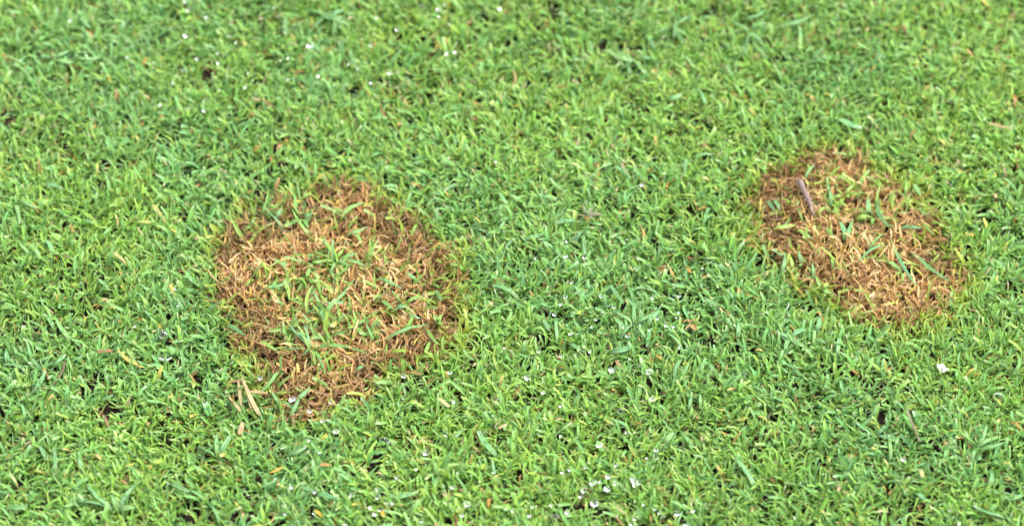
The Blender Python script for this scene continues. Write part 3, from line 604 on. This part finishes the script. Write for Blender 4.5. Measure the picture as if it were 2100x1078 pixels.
# ------------------------------------------------------------------ the twig on the smaller patch
def twig():
    a = np.array([1639, 371.]); b = np.array([1669, 441.]); n = 12; P = []
    for i in range(n):
        t = i / (n - 1); px, py = a + (b - a) * t + np.array([1.2, -0.6]) * math.sin(t * math.pi)
        q = at(px, py, 0.0035); z = canopy(q[0], q[1], H3) + (1.5 - 1.2 * t) * MM
        P.append(at(px, py, z))
    P = np.array(P); z = P[:, 2]; zl = np.polyfit(np.arange(n), z, 1); P[:, 2] = np.polyval(zl, np.arange(n)) + 0.0002
    D = P[-1] - P[0]; D /= np.linalg.norm(D); s = np.cross(D, [0, 0, 1]); s /= np.linalg.norm(s); u = np.cross(s, D)
    k = 14; V = []; Q = []
    for i in range(n):
        t = i / (n - 1); r = px_w(6.2) * (1 - 0.34 * t) * (1 + 0.06 * math.sin(i * 2.3))
        if i == n - 1: r *= 0.55
        for j in range(k):
            an = 2 * math.pi * j / k; rr = r * (1 + 0.16 * math.cos(an * 4 + 0.4) + random.uniform(-.03, .03))
            V.append(P[i] + s * rr * math.cos(an) + u * rr * 0.72 * math.sin(an))
    for i in range(n - 1):
        for j in range(k): Q.append([i * k + j, i * k + (j + 1) % k, (i + 1) * k + (j + 1) % k, (i + 1) * k + j])
    V.append(P[0] + D * px_w(3)); V.append(P[-1] + D * px_w(2))
    me = bpy.data.meshes.new('twig')
    F = Q + [[(j + 1) % k, j, n * k] for j in range(k)] + [[(n - 1) * k + j, (n - 1) * k + (j + 1) % k, n * k + 1] for j in range(k)]
    V = np.array(V) - P[0]; me.from_pydata([tuple(v) for v in V], [], F); me.update(); me.shade_smooth()
    o = link('twig', me, simple_mat('twig_bark', (0.050, 0.034, 0.030), (0.150, 0.100, 0.085), 0.7, 1800, 0.5)); o.location = P[0]
    tag(o, 'mauve-brown dry twig stub lying across the smaller dead patch', 'twig')
twig()

# ------------------------------------------------------------------ water droplets
def droplet_mesh(i):
    bm = bmesh.new(); bmesh.ops.create_icosphere(bm, subdivisions=3, radius=1.0)
    rr = random.Random(i); ph = [rr.uniform(0, 6.28) for _ in range(6)]
    for v in bm.verts:
        p = v.co.copy(); k = 1 + 0.05 * math.sin(2 * p.x + ph[0]) + 0.05 * math.sin(2 * p.y + ph[1])
        if i >= 2: k += 0.16 * math.sin(2.2 * p.x + ph[2]) * math.cos(1.8 * p.y + ph[3])
        v.co = p * k; v.co.z *= 0.86 if v.co.z > 0 else 0.7
    me = bpy.data.meshes.new('water_droplet'); bm.to_mesh(me); bm.free(); me.shade_smooth(); me.materials.append(WATER); return me
DM = [droplet_mesh(i) for i in range(5)]
DROPS = """380,2,7 386,21,10 423,35,9 380,73,10 269,56,8 447,109,6 463,112,9 447,129,8 404,120,6 378,146,13 418,227,7 484,87,6 470,74,5 509,150,5 261,117,6 354,170,8 435,160,6 329,214,7
503,179,7 244,3,5 145,42,6 450,184,5 635,93,11 630,100,6 760,92,9 733,141,9 715,131,6 653,156,9 800,150,9 800,177,6 814,60,9 843,62,8 898,20,8 867,11,7 913,10,6 1025,18,7 922,50,7 899,34,6 917,109,9
933,107,7 696,54,9 773,35,7 592,163,8 582,160,6 761,170,7 592,119,6 575,124,6 561,16,5 535,38,5 335,687,14 365,614,7 358,592,6 349,599,5 277,668,6 365,626,5 788,904,16 872,926,13 914,889,12 773,1003,9
775,1016,10 598,998,9 646,1008,7 688,1016,9 683,1008,6 723,1013,9 716,1017,6 760,1040,9 769,1052,9 948,1055,10 863,1066,10 838,1063,7 958,1032,13 1012,968,7 854,961,7 939,968,6 600,818,11 689,883,11 635,901,7
644,1051,7 708,1075,8 793,1031,8 805,1030,7 685,916,7 661,861,7 556,838,6 827,816,6 931,823,9 991,887,8 778,1045,7 585,1052,7 655,927,6 814,977,8 928,998,8 1273,841,13 1229,911,12 1305,988,15 1298,981,10
1302,994,10 1216,988,11 1198,1003,12 1191,1017,9 1219,1030,12 1138,1058,11 1087,1056,9 1300,1075,11 1305,1061,11 1421,1047,8 1388,1050,12 1407,1075,9 1353,1051,9 1359,1058,9 1263,953,7 1138,943,6 1150,893,6
1150,831,8 1128,846,6 1247,976,10 1245,1001,10 1262,991,8 1230,986,7 1131,1035,7 1163,1050,7 1200,958,6 1284,886,7 1346,922,8 1338,816,9 1091,1038,6 1051,1047,6 1342,1043,6 1320,1033,6 1264,1057,6 1118,859,7
1327,938,7 1118,978,6 1168,963,6 1153,968,6 1968,1072,6 1948,1046,6 1641,990,5 1853,941,8 1630,1060,5 1153,498,8 1160,525,9 1198,528,9 1098,528,7 1162,495,5 1018,331,6 1317,378,7 1233,606,9 1242,620,7
1248,626,6 1260,629,7 1234,639,6 1214,669,7 1278,669,7 1286,688,7 1152,728,8 1035,713,7 1367,666,9 1381,669,7 1349,653,8 1393,606,7 1388,649,7 1332,676,7 1392,640,6 1307,552,9 1081,773,11 1333,763,12
1254,758,12 1137,645,9 1338,611,8 1150,624,6 1160,608,8 1313,666,7 1170,683,8 1185,683,6 1292,734,6 1114,804,10 1312,750,8 1393,711,6 1274,650,8 1173,579,6 1441,550,5 828,769,11 923,763,8 535,774,9
599,817,8 635,842,9 678,825,7 1273,645,7 1222,655,6 1325,690,7 1104,720,6 1210,720,6"""
for tok in DROPS.split():
    px, py, dia = [float(v) for v in tok.split(',')]
    r = px_w(dia) * random.uniform(0.42, 0.56) * (1.12 if dia >= 11 else 1.0); z = 0.0035
    for _ in range(2):
        q = at(px, py, z); z = 0.35 * canopy(q[0], q[1]) + 0.65 * top_near(q[0], q[1]) + 0.3 * r
    q = at(px, py, z)
    o = link('water_droplet', DM[random.randrange(5)], None)
    o.location = q; o.scale = (r * random.uniform(0.85, 1.3), r * random.uniform(0.85, 1.15), r); o.rotation_euler = (random.uniform(-.3, .3), random.uniform(-.3, .3), random.uniform(0, 6.28))
    size = 'large' if dia >= 11 else 'medium-sized' if dia >= 8 else 'tiny'
    tag(o, f'{size} clear water droplet on the blades {near(px, py)}', 'droplet', 'water droplets caught on the grass')
